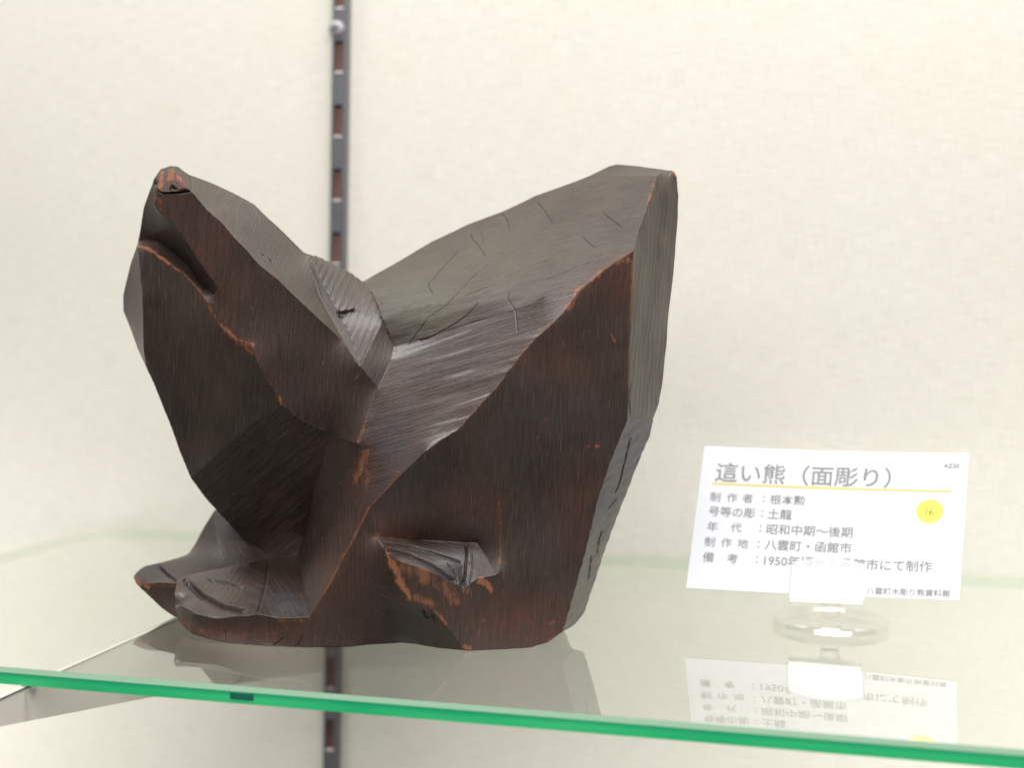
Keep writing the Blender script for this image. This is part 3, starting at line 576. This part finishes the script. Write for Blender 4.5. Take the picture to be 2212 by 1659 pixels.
def build_shell(Vd, facets, soft, back):
    keys = list(Vd); idx = {k: i for i, k in enumerate(keys)}
    P = np.array([at(Vd[k][0], Vd[k][1], Vd[k][2]/1000) for k in keys]); PX = np.array([Vd[k][:2] for k in keys], float)
    P[:, 2] = np.maximum(P[:, 2], 0.0003)
    T = []; G = []; names = [f[0] for f in facets]; seen = {}
    for gi, (gn, ring, *_r) in enumerate(facets):
        poly = [Vector((PX[idx[k]][0], -PX[idx[k]][1], 0)) for k in ring]
        tris = tessellate_polygon([poly])
        for t in tris:
            a, b, c = [idx[ring[i]] for i in t]
            A_, B_, C_ = PX[a], PX[b], PX[c]
            cr_ = (B_[0]-A_[0])*(C_[1]-A_[1])-(B_[1]-A_[1])*(C_[0]-A_[0])
            if abs(cr_) < 1e-6: continue
            if cr_ > 0: b, c = c, b          # counter-clockwise with y up: facing the camera
            T.append((a, b, c)); G.append(gi)
    # boundary loop
    E = {}
    for t in T:
        for i in range(3): E[(t[i], t[(i+1) % 3])] = 1
    bnd = {a: b for (a, b) in E if (b, a) not in E}
    start = next(iter(bnd)); loop = [start]
    while bnd[loop[-1]] != start and len(loop) < 2000: loop.append(bnd[loop[-1]])
    if len(loop) != len(bnd): print('BOUNDARY PROBLEM', len(loop), len(bnd), [(keys[a], keys[b]) for a, b in bnd.items() if a not in loop][:20])
    nb = len(facets); P = list(P); mp = {}
    mid = {}
    for v in loop:
        q = back(keys[v], P[v], PX[v]); P.append(np.array(q)); mp[v] = len(P)-1
    for i, a in enumerate(loop):
        b = loop[(i+1) % len(loop)]
        T += [(b, a, mp[a]), (b, mp[a], mp[b])]; G += [nb, nb]
    ring = [mp[v] for v in loop]
    pp = proj(np.array([P[i] for i in ring]))
    for t in tessellate_polygon([[Vector((x, -y, 0)) for x, y in pp]]):
        a, b, c = [ring[i] for i in t]; A_, B_, C_ = pp[t[0]], pp[t[1]], pp[t[2]]
        cr_ = (B_[0]-A_[0])*(C_[1]-A_[1])-(B_[1]-A_[1])*(C_[0]-A_[0])
        if cr_ < 0: b, c = c, b
        T.append((a, b, c)); G.append(nb+1)
    P = np.array(P); T = np.array(T, np.int64); G = np.array(G)
    names = names+['side', 'cap']
    softp = set()
    for a, b in soft:
        if a in names and b in names: softp.add(frozenset((names.index(a), names.index(b))))
    def edges(T):
        e = np.concatenate([T[:, [0, 1]], T[:, [1, 2]], T[:, [2, 0]]]); return np.sort(e, 1)
    def smooth(P, T, G, it, lam=.6, allv=False):
        e = edges(T); g = np.tile(G, 3); key = e[:, 0]*10**7+e[:, 1]
        o = np.argsort(key, kind='stable'); key, e, g = key[o], e[o], g[o]
        u, first, cnt = np.unique(key, return_index=True, return_counts=True)
        ue = e[first]; g1 = g[first]; g2 = g[np.minimum(first+1, len(g)-1)]
        fixed = np.zeros(len(P), bool)
        cre = (cnt < 2) | (g1 != g2)
        if softp:
            sp = np.array([frozenset((int(x), int(y))) in softp for x, y in zip(g1[cre], g2[cre])]) if cre.any() else np.array([], bool)
            ci = np.where(cre)[0][sp] if len(sp) else []
            cre2 = cre.copy(); cre2[ci] = False
        else: cre2 = cre
        if not allv: fixed[ue[cre2].ravel()] = True
        if allv: fixed[P[:, 2] < 0.0006] = True
        deg = np.bincount(ue.ravel(), minlength=len(P)).astype(float); deg[deg == 0] = 1
        P = P.copy()
        for _ in range(it):
            acc = np.zeros_like(P)
            for d in range(3):
                acc[:, d] = np.bincount(ue[:, 0], P[ue[:, 1], d], len(P))+np.bincount(ue[:, 1], P[ue[:, 0], d], len(P))
            new = acc/deg[:, None]; P[~fixed] += lam*(new-P)[~fixed]
        return P
    def split(P, T, G, L, Lf):
        e = edges(T); key = e[:, 0]*10**7+e[:, 1]; u, first, inv = np.unique(key, return_index=True, return_inverse=True)
        ue = e[first]; ln = np.linalg.norm(P[ue[:, 0]]-P[ue[:, 1]], axis=1); midp = (P[ue[:, 0]]+P[ue[:, 1]])/2
        lim = np.full(len(ue), L)
        if Lf:
            cand = np.where((ln > Lf))[0]; q = proj(midp[cand]); near = np.zeros(len(cand), bool)
            gg = np.zeros(len(ue), bool); front = np.concatenate([G, G, G]) < nb; np.logical_or.at(gg, inv, front)
            for l, hw in FEAT:
                Lr = np.array(l); bb = (q[:, 0] > Lr[:, 0].min()-12) & (q[:, 0] < Lr[:, 0].max()+12) & (q[:, 1] > Lr[:, 1].min()-12) & (q[:, 1] < Lr[:, 1].max()+12) & ~near
                if bb.any(): i = np.where(bb)[0]; near[i[seg_dist(q[i], l) < hw*PXMM+5]] = True
            lim[cand[near & gg[cand]]] = Lf
        mk = ln > lim
        if not mk.any(): return P, T, G, False
        new = np.full(len(ue), -1); new[mk] = len(P)+np.arange(mk.sum()); P = np.concatenate([P, midp[mk]])
        n = len(T); m = new[inv].reshape(3, n).T; c = (m >= 0).sum(1); oT = [T[c == 0]]; oG = [G[c == 0]]
        for cc in (1, 2, 3):
            for r in range(3):
                if cc == 3 and r: continue
                t = np.roll(T, -r, 1); mm_ = np.roll(m, -r, 1)
                if cc == 1: s = (c == 1) & (mm_[:, 0] >= 0)
                elif cc == 2: s = (c == 2) & (mm_[:, 0] >= 0) & (mm_[:, 1] >= 0)
                else: s = c == 3
                if not s.any(): continue
                a, b, d = t[s].T; x, y, z_ = mm_[s].T; g = G[s]
                if cc == 1: L_ = [(a, x, d), (x, b, d)]
                elif cc == 2: L_ = [(x, b, y), (a, x, y), (a, y, d)]
                else: L_ = [(a, x, z_), (x, b, y), (z_, y, d), (x, y, z_)]
                for q in L_: oT.append(np.stack(q, 1)); oG.append(g)
        return P, np.concatenate(oT), np.concatenate(oG), True
    for L in (.024, .012, .006, .003, .0016):
        for _ in range(9):
            P, T, G, ch_ = split(P, T, G, L, None)
            if not ch_: break
        P = smooth(P, T, G, 60 if L > .005 else 30)
    for _ in range(4):
        P, T, G, ch_ = split(P, T, G, .0014, .00055)
        if not ch_: break
    return P, T, G, names, smooth

def vnormals(P, T):
    fn = np.cross(P[T[:, 1]]-P[T[:, 0]], P[T[:, 2]]-P[T[:, 0]]); vn = np.zeros_like(P)
    for i in range(3):
        for d in range(3): vn[:, d] += np.bincount(T[:, i], fn[:, d], len(P))
    return vn/(np.linalg.norm(vn, axis=1)[:, None]+1e-12)
from mathutils import noise as mnoise
def fbm(P, s, o=3):
    return np.array([mnoise.fractal(Vector(p)*s, 1.0, 2.0, o) for p in P])

def finish(P, T, G, names, smooth, facets, part_parent):
    nb = len(facets); vn = vnormals(P, T); front = np.zeros(len(P), bool)
    front[T[G < nb].ravel()] = True
    Q = proj(P); disp = np.zeros(len(P)); wear = np.zeros(len(P)); red = np.zeros(len(P)); crack = np.zeros(len(P)); olive = np.zeros(len(P)); gloss = np.zeros(len(P))
    vg = np.zeros(len(P), int); vg[T.ravel()] = np.repeat(G, 3)
    isn = lambda *nm: np.isin(vg, [names.index(x) for x in nm if x in names])
    # broad hand-cut unevenness
    lowf = np.array([mnoise.noise(Vector(p)*55) for p in P])
    disp += 0.00030*lowf
    px, py = Q[:, 0], Q[:, 1]
    inner = lambda d, a, b: np.clip((d-a)/(b-a), 0, 1)
    # tool chatter on the ear, gouge flutes on the flank and the rump
    m = isn('ear'); u = (px*math.cos(math.radians(23))+py*math.sin(math.radians(23)))
    wob = np.array([mnoise.noise(Vector(p)*90) for p in P])
    disp[m] += 0.00025*np.sin(2*math.pi*(u[m]/14.5+wob[m]*.12))
    m = isn('flank'); th = math.radians(-17-0); vv = -px*math.sin(th)+py*math.cos(th)
    vv2 = vv+wob*10
    amp = inner(px, 860, 1000)*inner(py, 700, 800)
    uu2 = px*math.cos(th)+py*math.sin(th); mi = np.where(m)[0]
    st = np.array([mnoise.noise(Vector((uu2[i]*.006, vv[i]*.055, 3.1)))+.6*mnoise.noise(Vector((uu2[i]*.009, vv[i]*.13, 8.1))) for i in mi])
    disp[mi] += (0.00016+.00045*amp[mi])*st
    m = isn('back'); disp[m] += (0.00012*inner(py, 480, 640)*np.sin(2*math.pi*vv2/33))[m]
    m = isn('rump'); disp[m] += (0.00005*np.sin(2*math.pi*(px+py*.10+wob*5)/9)+0.00022*wob+0.0001*np.sin(2*math.pi*(px+py*.1+lowf*16)/41))[m]
    m = isn('jaw'); disp[m] += (0.00006*np.sin(2*math.pi*(px+wob*8)/8.5))[m]
    m = isn('recess'); vv3 = px*math.sin(math.radians(40))+py*math.cos(math.radians(40)); disp[m] += (0.00005*np.sin(2*math.pi*(vv3+wob*3)/13)+0.00006*np.sin(2*math.pi*(vv3+wob*5)/31))[m]
    m = isn('hpaw_end', 'paw_m', 'paw_l', 'far_top'); disp[m] += (0.00003*np.sin(2*math.pi*(px*.8+py*.5+wob*4)/11))[m]
    m = isn('rump_low'); vv4 = px*math.sin(math.radians(32))+py*math.cos(math.radians(32)); disp[m] += (0.00012*np.sin(2*math.pi*(vv4+wob*14)/21))[m]
    jit = np.array([mnoise.noise(Vector(p)*700) for p in P])
    for l, hw, dep, dk_ in LINES:
        Lr = np.array(l); r_ = (hw+1.5)*PXMM
        s = front & (px > Lr[:, 0].min()-r_) & (px < Lr[:, 0].max()+r_) & (py > Lr[:, 1].min()-r_) & (py < Lr[:, 1].max()+r_)
        if not s.any(): continue
        i = np.where(s)[0]; d = seg_dist(Q[i], l)/PXMM*(1+(.35 if hw < .5 else .05)*jit[i]); ed = min(seg_dist(np.array([l[0]], float), l)[0], 0)
        # taper at both ends
        e0 = np.hypot(*(Q[i]-Lr[0]).T)/PXMM; e1 = np.hypot(*(Q[i]-Lr[-1]).T)/PXMM; tp = np.clip(np.minimum(e0, e1)/2.0+.3, 0, 1)
        w_ = np.clip(1-d/(hw*1.25), 0, 1)*tp; w_ = w_*w_*(3-2*w_)
        disp[i] -= dep/1000*w_; crack[i] = np.maximum(crack[i], np.clip(w_*1.7, 0, 1)*dk_)
    n2 = np.array([mnoise.noise(Vector(p)*260) for p in P])
    for l, hw, st in WEAR:
        Lr = np.array(l); r_ = (hw*3.8+1)*PXMM+3
        s = front & (px > Lr[:, 0].min()-r_) & (px < Lr[:, 0].max()+r_) & (py > Lr[:, 1].min()-r_) & (py < Lr[:, 1].max()+r_)
        if not s.any(): continue
        i = np.where(s)[0]; d = seg_dist(Q[i], l)/PXMM
        wd = hw*(1+.7*n2[i]+.5*jit[i]); w_ = np.clip(1.35-d/np.maximum(wd, .1), 0, 1)
        if hw > .5:
            red[i] += .30*np.clip(1.2-d/(3.0*hw+.8), 0, 1)*min(st, 1)
        wear[i] = np.maximum(wear[i], np.minimum(w_*st*(1+.25*n2[i]), 1.3))
    wear += isn('nose_front')*.45
    # reddish zones
    def blob(x, y, rx, ry): return np.clip(1-np.hypot((px-x)/rx, (py-y)/ry), 0, 1)
    hr_ = isn('haunch_r', 'haunch_l', 'hpaw_side')
    red += hr_*np.clip(1.5*blob(1150, 1350, 170, 90)+.7*blob(1250, 1120, 90, 220)+.9*blob(1330, 600, 80, 130)+.7*blob(850, 1150, 160, 60)+.5*blob(1000, 1100, 130, 90)+.5*blob(1200, 760, 160, 130), 0, 1)
    red += isn('m_side', 'cheek')*(.45*blob(450, 560, 120, 200)+.15)
    red += isn('arm', 'mid', 'paw_side')*(.6*blob(520, 1370, 200, 50)+.3*blob(740, 1230, 70, 140)+.2)
    red += isn('flank')*(.25)
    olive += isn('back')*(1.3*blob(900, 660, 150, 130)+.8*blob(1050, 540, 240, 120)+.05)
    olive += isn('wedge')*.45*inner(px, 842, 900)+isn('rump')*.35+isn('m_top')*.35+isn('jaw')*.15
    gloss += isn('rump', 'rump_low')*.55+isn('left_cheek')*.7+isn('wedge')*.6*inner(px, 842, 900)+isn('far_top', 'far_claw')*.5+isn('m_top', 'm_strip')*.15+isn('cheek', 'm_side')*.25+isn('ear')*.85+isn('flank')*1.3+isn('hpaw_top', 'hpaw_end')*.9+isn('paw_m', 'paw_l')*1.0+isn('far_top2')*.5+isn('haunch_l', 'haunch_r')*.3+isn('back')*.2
    # soft wear wherever an edge is convex comes from the geometry itself: slight rounding
    e_ = np.sort(np.concatenate([T[:, [0, 1]], T[:, [1, 2]], T[:, [2, 0]]]), 1); g_ = np.tile(G, 3); o_ = np.argsort(e_[:, 0]*10**7+e_[:, 1], kind='stable'); e_, g_ = e_[o_], g_[o_]
    ce = e_[0::2][g_[0::2] != g_[1::2]]                      # crease lines: ease their kinks
    dg_ = np.bincount(ce.ravel(), minlength=len(P)); ok = (dg_ == 2) & (P[:, 2] > .0006)
    for _ in range(8):
        ac = np.zeros_like(P)
        for d in range(3): ac[:, d] = np.bincount(ce[:, 0], P[ce[:, 1], d], len(P))+np.bincount(ce[:, 1], P[ce[:, 0], d], len(P))
        P[ok] = .5*P[ok]+.25*ac[ok]
    P = smooth(P, T, G, 2, .45, True)
    bottom = P[:, 2] < 0.0006
    P = P+vn*(disp*np.where(front, 1, 1)*np.where(bottom, 0, 1))[:, None]
    P[:, 2] = np.maximum(P[:, 2], 0.0002)
    vn = vnormals(P, T)
    prt = {f[0]: f[4] for f in facets}
    groups = {}
    cen = P[T].mean(1)
    for gi, nm in enumerate(names):
        if nm in prt: groups.setdefault(prt[nm], []).append(np.where(G == gi)[0])
    back = np.where(G >= nb)[0]
    if 'head' in groups:
        cq = proj(cen[back]); hd = (cq[:, 0] < 790) & (cq[:, 1] < 1180)
        groups['head'].append(back[hd]); groups['body'].append(back[~hd])
    else:
        k = next(iter(groups)); groups[k].append(back)
    for part, fl in groups.items():
        fl = np.concatenate(fl); t = T[fl]; used, inv = np.unique(t, return_inverse=True); t = inv.reshape(-1, 3); p = P[used]; nrm_ = vn[used]
        me = bpy.data.meshes.new(part); me.vertices.add(len(p)); me.vertices.foreach_set('co', p.ravel()); me.loops.add(len(t)*3); me.loops.foreach_set('vertex_index', t.ravel())
        me.polygons.add(len(t)); me.polygons.foreach_set('loop_start', np.arange(len(t))*3); me.polygons.foreach_set('loop_total', np.full(len(t), 3))
        me.update(calc_edges=True); me.polygons.foreach_set('use_smooth', np.ones(len(t), bool))
        a1 = me.color_attributes.new('mask', 'FLOAT_COLOR', 'POINT'); a2 = me.color_attributes.new('mask2', 'FLOAT_COLOR', 'POINT')
        str_ = np.zeros(len(used)); 
        ang = {g: (facets[g][2], facets[g][3]) if g < nb else (90, .3) for g in range(nb+2)}
        fg = G[fl]; sv = np.array([ang[g][1] for g in range(nb+2)]); str_[t.ravel()] = np.repeat(sv[fg], 3)
        a1.data.foreach_set('color', np.stack([np.clip(wear, 0, 1)[used], np.clip(red*.72, 0, 1)[used], crack[used], np.ones(len(used))], 1).astype(np.float32).ravel())
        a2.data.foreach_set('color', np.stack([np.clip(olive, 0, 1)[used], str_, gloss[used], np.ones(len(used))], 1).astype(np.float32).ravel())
        uvl = me.uv_layers.new(name='grain'); th = np.radians(np.array([ang[g][0] for g in range(nb+2)]))[fg].repeat(3)
        qq = proj(p)[t.ravel()]/PXMM; uu = qq[:, 0]*np.cos(th)+qq[:, 1]*np.sin(th); vv_ = -qq[:, 0]*np.sin(th)+qq[:, 1]*np.cos(th)
        uvl.data.foreach_set('uv', np.stack([uu+fg.repeat(3)*13.7, vv_], 1).astype(np.float32).ravel())
        me.validate()
        me.normals_split_custom_set_from_vertices([tuple(x) for x in nrm_])
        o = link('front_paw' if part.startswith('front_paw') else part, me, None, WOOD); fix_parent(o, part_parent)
        print(part, len(t))

bear = empty('bear_carving', tuple(ground(760, 1395)), 'dark brown faceted wood carving of a crawling bear on the glass shelf', 'wood carving')
def back_main(k, P, px):
    x, y = px
    if k.startswith('po') or (k.startswith('pb') and x < 700):
        Yb = P[1]+.030; q = at(x+(600-x)*.18, y+(1290-y)*.18, Yb)
        q[2] = max(q[2], .0003)
        if k.startswith('pb'): q = np.array([P[0]+.02, P[1]+.05, .0003])
        return q
    if P[2] < .0035 or k.startswith('bb') or k == 'pb8' or k in ('hr9',):
        return np.array([P[0]-.012*(x > 1000), .712, .0003])
    if x < 800 and y < 1230:
        Yb = max(P[1]+.03, .705); s = .2; return at(x+(520-x)*s-(18 if y < 620 and x > 400 else 0), y+(820-y)*s+10, Yb)
    Yb = .738; s = .16; q = at(x+(1050-x)*s, y+(930-y)*s, Yb); q[2] = max(q[2], .0003); return q
def back_far(k, P, px):
    q = at(px[0]+(480-px[0])*.25, px[1]+(1230-px[1])*.2, P[1]+.022); q[2] = max(q[2], .0003); return q
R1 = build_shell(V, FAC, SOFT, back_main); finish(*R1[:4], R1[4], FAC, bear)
R2 = build_shell(FAR, FARF, [], back_far); finish(*R2[:4], R2[4], FARF, bear)
